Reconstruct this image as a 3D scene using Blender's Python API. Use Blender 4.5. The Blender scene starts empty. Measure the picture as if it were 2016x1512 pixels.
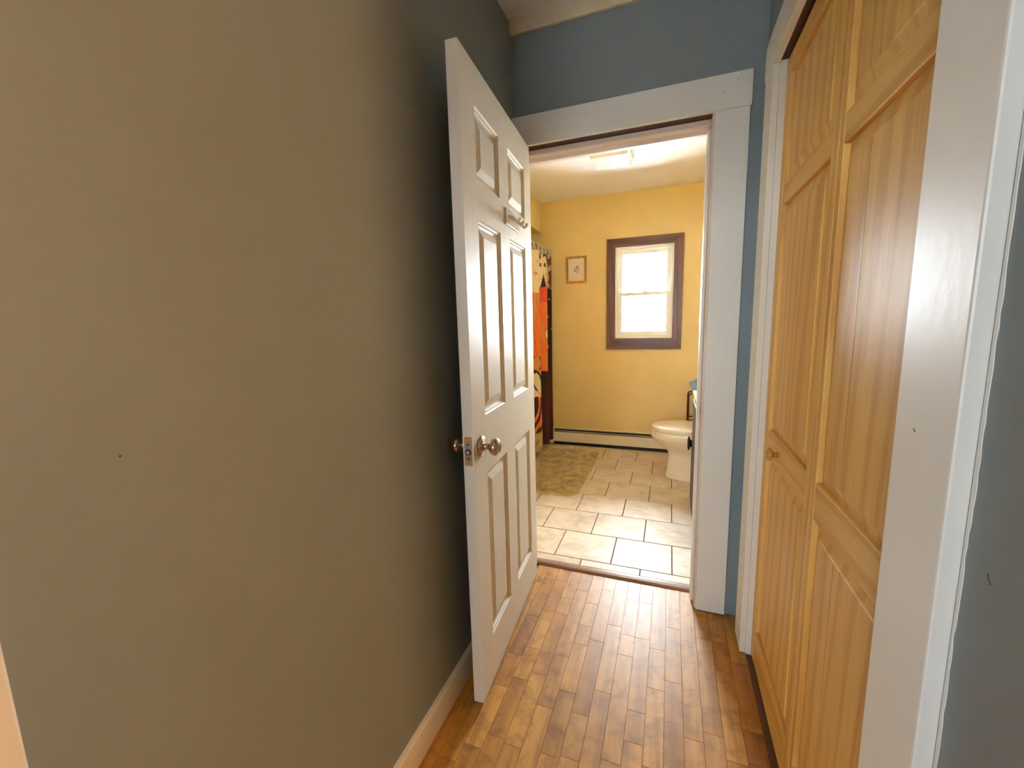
import bpy, bmesh, math, random
from mathutils import Vector, Matrix, noise as mnoise

random.seed(7)
scene = bpy.context.scene
COL = scene.collection

# ------------------------------------------------------------------ camera
FPX = 824.88
fwd = Vector((-0.35042472, 0.92520113, -0.14562067))
rgt = Vector((0.93621949, 0.35040419, -0.02664523))
upv = Vector((-0.02637390, 0.14567005, 0.98898162))
cam_data = bpy.data.cameras.new('camera')
cam_data.sensor_fit = 'HORIZONTAL'
cam_data.sensor_width = 36.0
cam_data.lens = FPX / 2016.0 * 36.0
cam_data.clip_start = 0.02
cam = bpy.data.objects.new('camera', cam_data)
COL.objects.link(cam)
M3 = Matrix((rgt, upv, -fwd)).transposed()
cam.matrix_world = Matrix.Translation((0.67168, -1.87468, 1.28302)) @ M3.to_4x4()
scene.camera = cam

# ------------------------------------------------------------------ world, exposure
SKY = 135.0
world = bpy.data.worlds.new('overcast_sky')
scene.world = world
world.use_nodes = True
wn = world.node_tree.nodes
bg = wn['Background']
bg.inputs['Color'].default_value = (0.86, 0.94, 1.0, 1)
bg.inputs['Strength'].default_value = SKY
scene.view_settings.view_transform = 'Standard'
scene.view_settings.look = 'None'
scene.view_settings.gamma = 1.0
scene.view_settings.exposure = 0.2
scene.view_settings.use_curve_mapping = False
scene.cycles.max_bounces = 14
scene.cycles.diffuse_bounces = 8
scene.cycles.glossy_bounces = 5
scene.cycles.transparent_max_bounces = 10
scene.cycles.sample_clamp_indirect = 70.0
scene.cycles.caustics_reflective = False
scene.cycles.caustics_refractive = False


def portal(name, loc, rot, sx, sy):
    l = bpy.data.lights.new(name, 'AREA')
    l.shape = 'RECTANGLE'
    l.size, l.size_y = sx, sy
    l.cycles.is_portal = True
    o = bpy.data.objects.new(name, l)
    COL.objects.link(o)
    o.location = loc
    o.rotation_euler = rot


# daylight comes in through the windows the rooms have
portal('window_portal', (0.426, 2.46, 1.526), (math.radians(-90), 0, 0), 0.52, 0.86)
portal('window_portal_back', (-0.25, -5.12, 1.5), (math.radians(90), 0, 0), 0.9, 0.32)


# ------------------------------------------------------------------ materials
def srgb(r, g, b):
    def f(c):
        c /= 255.0
        return c / 12.92 if c <= 0.04045 else ((c + 0.055) / 1.055) ** 2.4
    return (f(r), f(g), f(b), 1.0)


class Mat:
    def __init__(self, name):
        self.m = bpy.data.materials.new(name)
        self.m.use_nodes = True
        self.t = self.m.node_tree
        self.b = self.t.nodes['Principled BSDF']

    def n(self, typ, **kw):
        nd = self.t.nodes.new(typ)
        for k, v in kw.items():
            if k in nd.inputs:
                nd.inputs[k].default_value = v
            else:
                setattr(nd, k, v)
        return nd

    def l(self, a, b):
        self.t.links.new(a, b)

    def set(self, **kw):
        for k, v in kw.items():
            self.b.inputs[k].default_value = v
        return self

    def coords(self, scale=(1, 1, 1), rnd=0.0, kind='Object'):
        tc = self.n('ShaderNodeTexCoord')
        mp = self.n('ShaderNodeMapping')
        mp.inputs['Scale'].default_value = scale
        self.l(tc.outputs[kind], mp.inputs['Vector'])
        if rnd:
            oi = self.n('ShaderNodeObjectInfo')
            mu = self.n('ShaderNodeMath', operation='MULTIPLY')
            mu.inputs[1].default_value = rnd
            self.l(oi.outputs['Random'], mu.inputs[0])
            cb = self.n('ShaderNodeCombineXYZ')
            for i in range(3):
                self.l(mu.outputs[0], cb.inputs[i])
            self.l(cb.outputs[0], mp.inputs['Location'])
        return mp.outputs['Vector']

    def noise(self, vec, scale, detail=4, rough=0.55, dist=0.0):
        nd = self.n('ShaderNodeTexNoise', Scale=scale, Detail=detail, Roughness=rough, Distortion=dist)
        self.l(vec, nd.inputs['Vector'])
        return nd.outputs['Fac']

    def ramp(self, fac, stops, interp='LINEAR'):
        nd = self.n('ShaderNodeValToRGB')
        cr = nd.color_ramp
        cr.interpolation = interp
        while len(cr.elements) < len(stops):
            cr.elements.new(0.5)
        for e, (p, c) in zip(cr.elements, stops):
            e.position = p
            e.color = c
        self.l(fac, nd.inputs[0])
        return nd.outputs[0]

    def mix(self, fac, a, b, mode='MIX'):
        nd = self.n('ShaderNodeMix', data_type='RGBA', blend_type=mode)
        for sock, v in ((nd.inputs[0], fac), (nd.inputs[6], a), (nd.inputs[7], b)):
            if isinstance(v, (int, float)):
                sock.default_value = v
            elif isinstance(v, tuple):
                sock.default_value = v
            else:
                self.l(v, sock)
        return nd.outputs[2]

    def base(self, c):
        self.l(c, self.b.inputs['Base Color'])

    def rough(self, fac, lo, hi):
        nd = self.n('ShaderNodeMapRange')
        nd.inputs['To Min'].default_value = lo
        nd.inputs['To Max'].default_value = hi
        self.l(fac, nd.inputs['Value'])
        self.l(nd.outputs[0], self.b.inputs['Roughness'])

    def bump(self, h, strength, dist=0.002):
        nd = self.n('ShaderNodeBump', Strength=strength, Distance=dist)
        self.l(h, nd.inputs['Height'])
        self.l(nd.outputs[0], self.b.inputs['Normal'])


def paint(name, rgb, rough=0.5, var=0.06, bump=0.15, bscale=220, rnd=0):
    m = Mat(name)
    v = m.coords(rnd=rnd)
    c = srgb(*rgb)
    d = tuple(x * (1 - var) for x in c[:3]) + (1,)
    u = tuple(min(1, x * (1 + var)) for x in c[:3]) + (1,)
    m.base(m.ramp(m.noise(v, 2.3, 5), [(0.3, d), (0.7, u)]))
    m.set(Roughness=rough)
    m.bump(m.noise(v, bscale, 2), bump, 0.001)
    return m.m


def wood(name, light, mid, dark, axis, scale=1.0, rough=(0.3, 0.5), rnd=40.0, ring=0.5, var=None, coat=0.0, bump=0.12, blotch=0.0):
    """Grain runs along the axis named: 0 x, 1 y, 2 z."""
    m = Mat(name)
    s = [9.0 * scale] * 3
    s[axis] = 0.55 * scale
    v = m.coords(tuple(s), rnd)
    big = m.noise(v, 1.0, 3, 0.5, 0.4)
    fine = m.noise(v, 9.0, 5, 0.6, 0.2)
    w = m.n('ShaderNodeTexWave', wave_type='BANDS', bands_direction='DIAGONAL', Scale=0.55, Distortion=9.0, Detail=3.0)
    w.inputs['Detail Scale'].default_value = 0.9
    m.l(v, w.inputs['Vector'])
    c1 = m.ramp(big, [(0.3, mid), (0.62, light)])
    c2 = m.mix(m.ramp(w.outputs['Fac'], [(0.55, (0, 0, 0, 1)), (0.95, (ring, ring, ring, 1))]), c1, dark)
    c3 = m.mix(m.ramp(fine, [(0.52, (0, 0, 0, 1)), (0.78, (0.45, 0.45, 0.45, 1))]), c2, dark)
    if blotch:
        vb = m.coords((1, 1, 1), 0.0, 'Generated') if False else m.coords((14, 14, 14), rnd)
        bl = m.noise(vb, 1.0, 6, 0.65, 0.5)
        c3 = m.mix(m.ramp(bl, [(0.46, (0, 0, 0, 1)), (0.74, (blotch, blotch, blotch, 1))]), c3, dark)
    if var:
        oi = m.n('ShaderNodeObjectInfo')
        tint = m.ramp(oi.outputs['Random'], var, 'CONSTANT')
        c3 = m.mix(1.0, c3, tint, 'MULTIPLY')
    m.base(c3)
    m.rough(fine, *rough)
    m.set(**{'Coat Weight': coat, 'Coat Roughness': 0.22})
    m.bump(fine, bump, 0.001)
    return m.m


def metal(name, rgb, rough):
    m = Mat(name)
    m.set(**{'Base Color': srgb(*rgb), 'Metallic': 1.0})
    m.rough(m.noise(m.coords(), 60, 3), rough * 0.8, rough * 1.25)
    return m.m


def plain(name, rgb, rough, metallic=0.0, var=0.05, sc=25):
    m = Mat(name)
    c = srgb(*rgb)
    d = tuple(x * (1 - var) for x in c[:3]) + (1,)
    m.base(m.ramp(m.noise(m.coords(), sc, 3), [(0.3, d), (0.7, c)]))
    m.set(Roughness=rough, Metallic=metallic)
    return m.m


HALL = paint('hall_paint', (131, 144, 149), 0.5, 0.05)
YEL = paint('yellow_paint', (234, 211, 150), 0.55, 0.05)
WHITE = paint('trim_white', (226, 228, 223), 0.42, 0.03, 0.25, 60)
DOORW = Mat('door_white')
_v = DOORW.coords((60, 60, 3.5))
_f = DOORW.noise(_v, 1.0, 4, 0.6, 0.6)
DOORW.base(DOORW.ramp(_f, [(0.3, srgb(224, 222, 211)), (0.7, srgb(230, 228, 217))]))
DOORW.set(Roughness=0.5, **{'Specular IOR Level': 0.35})
DOORW.bump(_f, 0.22, 0.001)
DOORW = DOORW.m
CEIL = paint('ceiling_white', (240, 240, 236), 0.8, 0.03, 0.3, 90)
CREAM = paint('cream_trim', (214, 200, 168), 0.5, 0.05)
RAW = wood('raw_jamb_wood', srgb(242, 230, 222), srgb(236, 222, 212), srgb(214, 192, 178), 0, 1.0, (0.45, 0.6), ring=0.15)
RAWZ = wood('raw_jamb_wood_upright', srgb(222, 208, 194), srgb(208, 190, 174), srgb(180, 154, 134), 2, 1.0, (0.4, 0.6), ring=0.2)
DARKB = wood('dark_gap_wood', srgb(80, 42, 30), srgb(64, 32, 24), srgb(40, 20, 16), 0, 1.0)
PINE_Z = wood('pine_upright', srgb(228, 188, 106), srgb(222, 176, 90), srgb(184, 122, 42), 2, 1.9, (0.40, 0.54), ring=0.4, coat=0.0)
PINE_Y = wood('pine_level', srgb(228, 188, 106), srgb(222, 176, 90), srgb(184, 122, 42), 1, 1.9, (0.40, 0.54), ring=0.4, coat=0.0)
V = lambda a, b, c: (a, b, c, 1)
OAK = wood('maple_strip', srgb(204, 150, 66), srgb(182, 126, 48), srgb(108, 62, 20), 1, 1.5, (0.35, 0.5), ring=0.25, coat=0.0, bump=0.3, blotch=0.7,
           var=[(0.0, V(0.95, 0.95, 0.95)), (0.17, V(0.86, 0.84, 0.82)), (0.34, V(1.05, 1.05, 1.02)), (0.5, V(0.92, 0.90, 0.88)),
                (0.66, V(1.0, 0.98, 0.94)), (0.82, V(0.88, 0.86, 0.84)), (0.96, V(0.66, 0.56, 0.56))])
OAKB = wood('floor_beneath', srgb(110, 72, 40), srgb(90, 58, 32), srgb(50, 30, 16), 1)
WALNUT_Z = wood('brown_stain_upright', srgb(118, 74, 56), srgb(98, 58, 44), srgb(52, 28, 22), 2, 1.6, (0.25, 0.4), coat=0.2)
WALNUT_X = wood('brown_stain_level', srgb(118, 74, 56), srgb(98, 58, 44), srgb(52, 28, 22), 0, 1.6, (0.25, 0.4), coat=0.2)
FRAMEW = wood('picture_frame_wood', srgb(200, 150, 70), srgb(186, 134, 56), srgb(140, 92, 34), 2, 2.0)
NICKEL = metal('satin_nickel', (196, 178, 160), 0.26)
BRONZE = metal('dark_bronze', (88, 66, 52), 0.35)
STEEL = metal('latch_steel', (176, 166, 150), 0.38)
VINYL = plain('window_vinyl', (246, 246, 240), 0.4)
PORC = plain('porcelain', (236, 226, 204), 0.08, 0, 0.02)
PORCW = plain('seat_white', (244, 242, 236), 0.12, 0, 0.02)
HEATW = plain('heater_enamel', (228, 220, 200), 0.35)
BLACK = plain('heater_dark', (26, 28, 34), 0.6)
PLAST = plain('white_plastic', (232, 230, 226), 0.25)
RINGW = plain('ring_white', (236, 232, 222), 0.3)
PAPER = plain('print_paper', (236, 228, 216), 0.7)
GREYP = plain('bird_grey', (96, 92, 94), 0.8)
LIGHTG = plain('bird_pale', (196, 182, 172), 0.8)
BROWNP = plain('bird_brown', (150, 122, 104), 0.8)
MAGB = plain('magazine_blue', (150, 186, 226), 0.35, 0, 0.35, 40)
DKCAB = wood('dark_cabinet', srgb(70, 48, 40), srgb(56, 36, 30), srgb(30, 18, 16), 2)
MORT = wood('mortise_wood', srgb(214, 170, 98), srgb(200, 150, 78), srgb(160, 112, 50), 2)
TUBW = plain('tub_enamel', (238, 236, 230), 0.12)
ROD = plain('rod_white', (228, 226, 220), 0.25)
SCUFF = plain('scuff_dark', (88, 76, 62), 0.8)

TILE = Mat('stone_tile')
_v = TILE.coords((1, 1, 1), 30.0)
_n1 = TILE.noise(_v, 6.0, 6, 0.6, 1.2)
_v2 = TILE.coords((3, 11, 3), 30.0)
_n2 = TILE.noise(_v2, 2.0, 6, 0.65, 0.8)
_c = TILE.ramp(_n1, [(0.28, srgb(198, 180, 156)), (0.5, srgb(218, 205, 184)), (0.75, srgb(230, 221, 205))])
TILE.base(TILE.mix(TILE.ramp(_n2, [(0.5, V(0, 0, 0)), (0.72, V(0.42, 0.42, 0.42))]), _c, srgb(176, 142, 104)))
TILE.rough(_n2, 0.36, 0.5)
TILE.set(**{'Specular IOR Level': 0.27})
TILE.bump(_n2, 0.08, 0.001)
TILE = TILE.m
GROUT = plain('grout', (104, 80, 60), 0.85)

SHAG = Mat('shag_pile')
_v = SHAG.coords()
_n1 = SHAG.noise(_v, 14, 4, 0.6)
SHAG.base(SHAG.ramp(_n1, [(0.3, srgb(184, 164, 120)), (0.55, srgb(222, 204, 164)), (0.75, srgb(238, 226, 192))]))
SHAG.set(Roughness=0.95)
SHAG = SHAG.m

GLASS = Mat('window_glass')
_tr = GLASS.n('ShaderNodeBsdfTransparent')
_gl = GLASS.n('ShaderNodeBsdfGlossy', Roughness=0.02)
_fr = GLASS.n('ShaderNodeFresnel', IOR=1.45)
_mx = GLASS.n('ShaderNodeMixShader')
GLASS.l(_fr.outputs[0], _mx.inputs[0])
GLASS.l(_tr.outputs[0], _mx.inputs[1])
GLASS.l(_gl.outputs[0], _mx.inputs[2])
GLASS.l(_mx.outputs[0], GLASS.t.nodes['Material Output'].inputs[0])
GLASS = GLASS.m

CLEAR = Mat('clear_plastic')
CLEAR.set(**{'Base Color': srgb(238, 238, 238), 'Roughness': 0.1, 'Transmission Weight': 0.35, 'IOR': 1.45})
CLEAR = CLEAR.m

CLOTH = Mat('curtain_print')
_at = CLOTH.n('ShaderNodeVertexColor', layer_name='print')
CLOTH.base(_at.outputs['Color'])
CLOTH.set(Roughness=0.8)
CLOTH.b.inputs['Sheen Weight'].default_value = 0.1
CLOTH = CLOTH.m


# ------------------------------------------------------------------ geometry helpers
def box(bm, x0, x1, y0, y1, z0, z1):
    vs = [bm.verts.new((x, y, z)) for z in (z0, z1) for y in (y0, y1) for x in (x0, x1)]
    for f in ((0, 2, 3, 1), (4, 5, 7, 6), (0, 1, 5, 4), (2, 6, 7, 3), (0, 4, 6, 2), (1, 3, 7, 5)):
        bm.faces.new([vs[i] for i in f])
    return vs


def bx(*a):
    bm = bmesh.new()
    box(bm, *a)
    return bm


def tube(bm, pts, r, seg=8, closed=False):
    pts = [Vector(p) for p in pts]
    rings = []
    n = len(pts)
    prev = None
    for i, p in enumerate(pts):
        if closed:
            d = pts[(i + 1) % n] - pts[i - 1]
        else:
            d = pts[min(i + 1, n - 1)] - pts[max(i - 1, 0)]
        d.normalize()
        if prev is None:
            a = d.orthogonal().normalized()
        else:
            a = (prev - d * prev.dot(d)).normalized()
        prev = a
        b = d.cross(a)
        rr = r[i] if isinstance(r, (list, tuple)) else r
        rings.append([bm.verts.new(p + (a * math.cos(2 * math.pi * k / seg) + b * math.sin(2 * math.pi * k / seg)) * rr) for k in range(seg)])
    m = n if closed else n - 1
    for i in range(m):
        A, B = rings[i], rings[(i + 1) % n]
        for k in range(seg):
            bm.faces.new((A[k], A[(k + 1) % seg], B[(k + 1) % seg], B[k]))
    if not closed:
        bm.faces.new(rings[0][::-1])
        bm.faces.new(rings[-1])


def lathe(bm, prof, axis='y', seg=28, at=(0, 0, 0)):
    """prof: (radius, height along the axis)."""
    rings = []
    for r, h in prof:
        ring = []
        for k in range(seg):
            a = 2 * math.pi * k / seg
            c, s = r * math.cos(a), r * math.sin(a)
            p = {'y': (c, h, s), 'z': (c, s, h), 'x': (h, c, s)}[axis]
            ring.append(bm.verts.new((p[0] + at[0], p[1] + at[1], p[2] + at[2])))
        rings.append(ring)
    for A, B in zip(rings, rings[1:]):
        for k in range(seg):
            bm.faces.new((A[k], A[(k + 1) % seg], B[(k + 1) % seg], B[k]))
    bm.faces.new(rings[0][::-1])
    bm.faces.new(rings[-1])


def loft(bm, loops, cap=True):
    rs = [[bm.verts.new(p) for p in lp] for lp in loops]
    n = len(rs[0])
    for A, B in zip(rs, rs[1:]):
        for k in range(n):
            bm.faces.new((A[k], A[(k + 1) % n], B[(k + 1) % n], B[k]))
    if cap:
        bm.faces.new(rs[0][::-1])
        bm.faces.new(rs[-1])


def prism(bm, pts, ax, a, b):
    """Polygon given in the two other axes, extruded along ax from a to b."""
    def P(p, h):
        q = list(p)
        q.insert(ax, h)
        return q
    A = [bm.verts.new(P(p, a)) for p in pts]
    B = [bm.verts.new(P(p, b)) for p in pts]
    n = len(pts)
    for k in range(n):
        bm.faces.new((A[k], A[(k + 1) % n], B[(k + 1) % n], B[k]))
    bm.faces.new(A[::-1])
    bm.faces.new(B)


def obj(name, bm, mat, parent=None, smooth=False, bevel=0.0, seg=2, recalc=True):
    if recalc:
        bmesh.ops.recalc_face_normals(bm, faces=bm.faces[:])
    me = bpy.data.meshes.new(name)
    bm.to_mesh(me)
    bm.free()
    me.materials.append(mat)
    o = bpy.data.objects.new(name, me)
    COL.objects.link(o)
    if smooth:
        for p in me.polygons:
            p.use_smooth = True
    if bevel:
        b = o.modifiers.new('bevel', 'BEVEL')
        b.width = bevel
        b.segments = seg
        b.limit_method = 'ANGLE'
        b.angle_limit = math.radians(40)
    if parent:
        o.parent = parent
    return o


def tag(o, label, cat=None, group=None, kind=None):
    o['label'] = label
    if cat:
        o['category'] = cat
    if group:
        o['group'] = group
    if kind:
        o['kind'] = kind
    return o


def empty(name, loc=(0, 0, 0), rz=0.0):
    o = bpy.data.objects.new(name, None)
    COL.objects.link(o)
    o.empty_display_size = 0.05
    o.location = loc
    o.rotation_euler = (0, 0, rz)
    return o


def struct(name, bm, mat, label, parent=None, **kw):
    o = obj(name, bm, mat, parent, **kw)
    if parent is None:
        tag(o, label, kind='structure')
    return o


def wall_with_hole(bm, ax, a0, a1, h0, h1, z0, z1, holes):
    """Box wall whose thickness runs a0-a1 on axis ax, h0-h1 on the other; holes (h0,h1,z0,z1) sorted along h."""
    def B(p, q, r, s):
        if q - p < 1e-5 or s - r < 1e-5:
            return
        if ax == 1:
            box(bm, p, q, a0, a1, r, s)
        else:
            box(bm, a0, a1, p, q, r, s)
    cur = h0
    for (p, q, r, s) in holes:
        B(cur, p, z0, z1)
        B(p, q, z0, r)
        B(p, q, s, z1)
        cur = q
    B(cur, h1, z0, z1)


# ------------------------------------------------------------------ room shell
HC = 2.535           # hall ceiling
BC = 2.444           # bathroom ceiling
YF = 2.33            # bathroom far wall
XW = 0.972           # closet side wall
# hall left wall, its outside corner just behind the near casing
wl = struct('wall_left', bx(-0.115, 0.0, -1.80, 0.0, -0.03, HC), HALL, 'blue grey painted plaster wall beside the open white door')
bm = bmesh.new()
wall_with_hole(bm, 1, 0.0, 0.0575, -1.42, 1.62, -0.03, HC, [(0.012, 0.815, -0.03, 2.050)])
struct('wall_end', bm, HALL, 'blue grey wall above the bathroom doorway')
bm = bmesh.new()
wall_with_hole(bm, 1, 0.0575, 0.115, -1.42, 1.62, -0.03, HC, [(0.012, 0.815, -0.03, 2.050)])
struct('wall_bathroom_near', bm, YEL, 'yellow bathroom wall on the inner side of the doorway')
bm = bmesh.new()
wall_with_hole(bm, 0, XW, XW + 0.1, -1.48, 0.0, -0.03, HC, [(-1.245, -0.222, -0.03, 2.075)])
wr = struct('wall_right', bm, HALL, 'grey wall around the pine closet doors')
bm = bmesh.new()
wall_with_hole(bm, 1, YF, YF + 0.15, -1.42, 1.40, -0.03, BC + 0.1, [(0.166, 0.686, 1.099, 1.954)])
struct('wall_bathroom_far', bm, YEL, 'yellow bathroom wall holding the window and the bird picture')
struct('wall_bathroom_right', bx(1.28, 1.40, 0.115, YF, 0, BC), YEL, 'yellow bathroom wall behind the toilet')
struct('wall_bathroom_left', bx(-1.42, -1.30, 0.115, YF, 0, BC), YEL, 'yellow bathroom wall beyond the tub')
struct('wall_tub_end', bx(-1.30, -0.52, 0.70, 0.805, 0, BC), YEL, 'yellow partition at the head of the tub')
struct('wall_soffit', bx(-1.30, -0.565, 0.805, YF, 2.160, BC), YEL, 'yellow boxed soffit above the shower curtain')
struct('ceiling', bx(-3.2, 2.4, -5.2, 0.115, HC, HC + 0.06), CEIL, 'off white hall ceiling')
struct('ceiling_bathroom', bx(-1.42, 1.40, 0.115, YF, BC, BC + 0.06), CEIL, 'white bathroom ceiling')
# closet shell
bm = bmesh.new()
box(bm, 1.62, 1.68, -1.34, 0.0, 0, HC)
struct('wall_closet', bm, HALL, 'dim closet walls behind the pine doors')
# room behind the camera
bm = bmesh.new()
wall_with_hole(bm, 1, -5.2, -5.05, -3.2, 2.4, 0, HC, [(-0.7, 0.2, 1.34, 1.66)])
struct('wall_back', bm, HALL, 'blue grey back wall of the adjoining room with a window')
bm = bmesh.new()
box(bm, -3.2, -3.05, -5.05, -1.80, 0, HC)
struct('wall_side', bm, HALL, 'blue grey side wall of the adjoining room')
struct('wall_inner', bx(-3.05, -0.115, -1.80, -1.70, 0, HC), HALL, 'blue grey wall of the adjoining room beside the hall')
struct('wall_far_side', bx(2.3, 2.4, -5.05, -1.48, -0.03, HC), HALL, 'blue grey wall of the adjoining room')
struct('wall_return', bx(XW + 0.1, 2.4, -1.48, -1.34, -0.03, HC), HALL, 'blue grey short wall returning from the hall')

struct('ground', bx(-40, 40, -40, 40, -0.66, -0.60), paint('pale_ground', (198, 200, 200), 0.9), 'pale open ground outside the windows')

# unseen warm floor lamp, added to brighten the left hall wall
lm = empty('added_lamp', (2.05, -2.10, -0.0025))
tag(lm, 'unseen globe floor lamp added in the adjoining room to warm the left hall wall', 'lamp')
GLOBE = Mat('added_lamp_globe')
GLOBE.set(**{'Base Color': srgb(250, 236, 210), 'Emission Color': (1.0, 0.49, 0.205, 1), 'Emission Strength': 104.0})
bm = bmesh.new()
lathe(bm, [(0.15, 0.0), (0.15, 0.015), (0.03, 0.03), (0.02, 0.04)], 'z', 28)
obj('base', bm, BRONZE, lm)
bm = bmesh.new()
lathe(bm, [(0.012, 0.04), (0.012, 1.42), (0.03, 1.44)], 'z', 14)
obj('pole', bm, BRONZE, lm)
bm = bmesh.new()
bmesh.ops.create_uvsphere(bm, u_segments=24, v_segments=14, radius=0.14, matrix=Matrix.Translation((0, 0, 1.57)))
obj('globe', bm, GLOBE.m, lm, smooth=True)

# ------------------------------------------------------------------ hall floor: strips, each a plank
fl = empty('floor')
tag(fl, 'worn honey coloured strip wood floor of the hall', kind='structure')
bm = bmesh.new()
box(bm, -3.05, 2.3, -5.05, -0.0, -0.03, -0.0025)
box(bm, 0.012, 0.815, 0.0, 0.135, -0.03, -0.0025)
obj('subfloor', bm, OAKB, fl)
PW = 0.0578


def plank(x0, x1, y0, y1, dz):
    g, c = 0.0003, 0.0005
    x0 += g; x1 -= g; y0 += g; y1 -= g
    bm = bmesh.new()
    lo = [bm.verts.new(p) for p in ((x0, y0, -0.003), (x1, y0, -0.003), (x1, y1, -0.003), (x0, y1, -0.003))]
    md = [bm.verts.new((v.co.x, v.co.y, -c + dz)) for v in lo]
    hi = [bm.verts.new(p) for p in ((x0 + c, y0 + c, dz), (x1 - c, y0 + c, dz), (x1 - c, y1 - c, dz), (x0 + c, y1 - c, dz))]
    for A, B in ((lo, md), (md, hi)):
        for k in range(4):
            bm.faces.new((A[k], A[(k + 1) % 4], B[(k + 1) % 4], B[k]))
    bm.faces.new(hi)
    obj('plank', bm, OAK, fl, recalc=False)


rp = random.Random(21)
for i in range(17):
    x0 = i * PW - 0.008
    x1 = x0 + PW
    if x0 > XW:
        break
    y = 0.112 if 0.03 < x0 and x1 < 0.812 else -0.0005
    while y > -2.05:
        L = rp.choice((0.11, 0.15, 0.19, 0.23, 0.28, 0.34, 0.42))
        plank(max(x0, 0.001), min(x1, (0.7995 if y > 0 else XW + 0.02)), y - L, y, rp.uniform(-0.0004, 0.0))
        y -= L

# ------------------------------------------------------------------ bathroom tiles
ft = empty('floor_bathroom')
tag(ft, 'beige stone tile bathroom floor laid in running bond', kind='structure')
obj('grout_bed', bx(-1.30, 1.28, 0.135, YF, -0.03, 0.0035), GROUT, ft)


def tile(x0, x1, y0, y1, dz):
    g, c = 0.0026, 0.0015
    x0 += g; x1 -= g; y0 += g; y1 -= g
    if x1 - x0 < 0.01 or y1 - y0 < 0.01:
        return
    bm = bmesh.new()
    z = 0.006 + dz
    lo = [bm.verts.new(p) for p in ((x0, y0, 0.0), (x1, y0, 0.0), (x1, y1, 0.0), (x0, y1, 0.0))]
    md = [bm.verts.new((v.co.x, v.co.y, z - c)) for v in lo]
    hi = [bm.verts.new(p) for p in ((x0 + c, y0 + c, z), (x1 - c, y0 + c, z), (x1 - c, y1 - c, z), (x0 + c, y1 - c, z))]
    for A, B in ((lo, md), (md, hi)):
        for k in range(4):
            bm.faces.new((A[k], A[(k + 1) % 4], B[(k + 1) % 4], B[k]))
    bm.faces.new(hi)
    obj('tile', bm, TILE, ft, recalc=False)


TX, TY = 0.3045, 0.2880
rt_ = random.Random(4)
for r in range(-1, 8):
    y0 = 0.2175 + r * TY
    y1 = min(y0 + TY, YF - 0.005)
    y0 = max(y0, 0.155)
    off = 0.103 if r % 2 == 0 else -0.050
    k = -4
    while True:
        x0 = off + k * TX
        if x0 > 1.28:
            break
        x1 = min(x0 + TX, 1.28)
        x0 = max(x0, -0.545)
        if x1 > x0 + 0.01:
            tile(x0, x1, y0, y1, rt_.uniform(-0.0004, 0.0004))
        k += 1

# wooden threshold
bm = bmesh.new()
prism(bm, [(0.108, 0.0), (0.108, 0.004), (0.114, 0.010), (0.130, 0.0125), (0.146, 0.011), (0.156, 0.006), (0.156, 0.0)], 0, 0.030, 0.790)
struct('trim_threshold', bm, wood('threshold_wood', srgb(170, 140, 118), srgb(150, 118, 96), srgb(84, 56, 40), 0, 1.5, (0.2, 0.35), coat=0.3), 'thin brown wooden threshold between wood floor and tiles')

# ------------------------------------------------------------------ trims
# bathroom door casing
t1 = empty('trim_1')
tag(t1, 'flat white painted casing around the bathroom doorway', kind='structure')
obj('head_board', bx(0.0, 0.9278, -0.019, 0.0, 2.0405, 2.1616), WHITE, t1, bevel=0.002)
obj('side_board', bx(0.8075, 0.9228, -0.018, 0.0, 0.004, 2.0400), WHITE, t1, bevel=0.002)
obj('side_board', bx(0.0005, 0.026, -0.012, 0.0, 0.0, 2.0400), WHITE, t1, bevel=0.002)
for x, z in ((0.045, 2.135), (0.18, 2.12), (0.50, 2.10), (0.83, 2.10), (0.88, 2.135)):
    bm = bmesh.new()
    lathe(bm, [(0.0016, -0.0194), (0.0016, -0.018)], 'y', 8, (x, 0, z))
    obj('nail_hole', bm, SCUFF, t1)

t2 = empty('trim_2')
tag(t2, 'bare wood jamb and stop lining the bathroom doorway', kind='structure')
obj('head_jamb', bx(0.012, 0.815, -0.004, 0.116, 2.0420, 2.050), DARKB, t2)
obj('head_stop', bx(0.028, 0.800, 0.045, 0.086, 2.019, 2.0420), RAW, t2, bevel=0.003)
obj('head_stop', bx(0.028, 0.800, 0.086, 0.117, 2.003, 2.0420), RAW, t2, bevel=0.003)
obj('side_jamb', bx(0.800, 0.815, -0.002, 0.117, 0.0, 2.0420), RAWZ, t2, bevel=0.002)
obj('side_jamb', bx(0.012, 0.027, -0.002, 0.117, 0.0, 2.0420), RAWZ, t2, bevel=0.002)
obj('side_stop', bx(0.788, 0.800, 0.046, 0.117, 0.0, 2.003), WHITE, t2, bevel=0.003)
obj('side_stop', bx(0.027, 0.036, 0.060, 0.117, 0.0, 2.003), WHITE, t2, bevel=0.003)
sp = bmesh.new()
box(sp, 0.7985, 0.8005, 0.012, 0.038, 0.865, 0.930)
o = obj('strike_plate', sp, STEEL, t2, bevel=0.0006)
obj('strike_hole', bx(0.7980, 0.7990, 0.018, 0.032, 0.885, 0.912), SCUFF, o)

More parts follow.
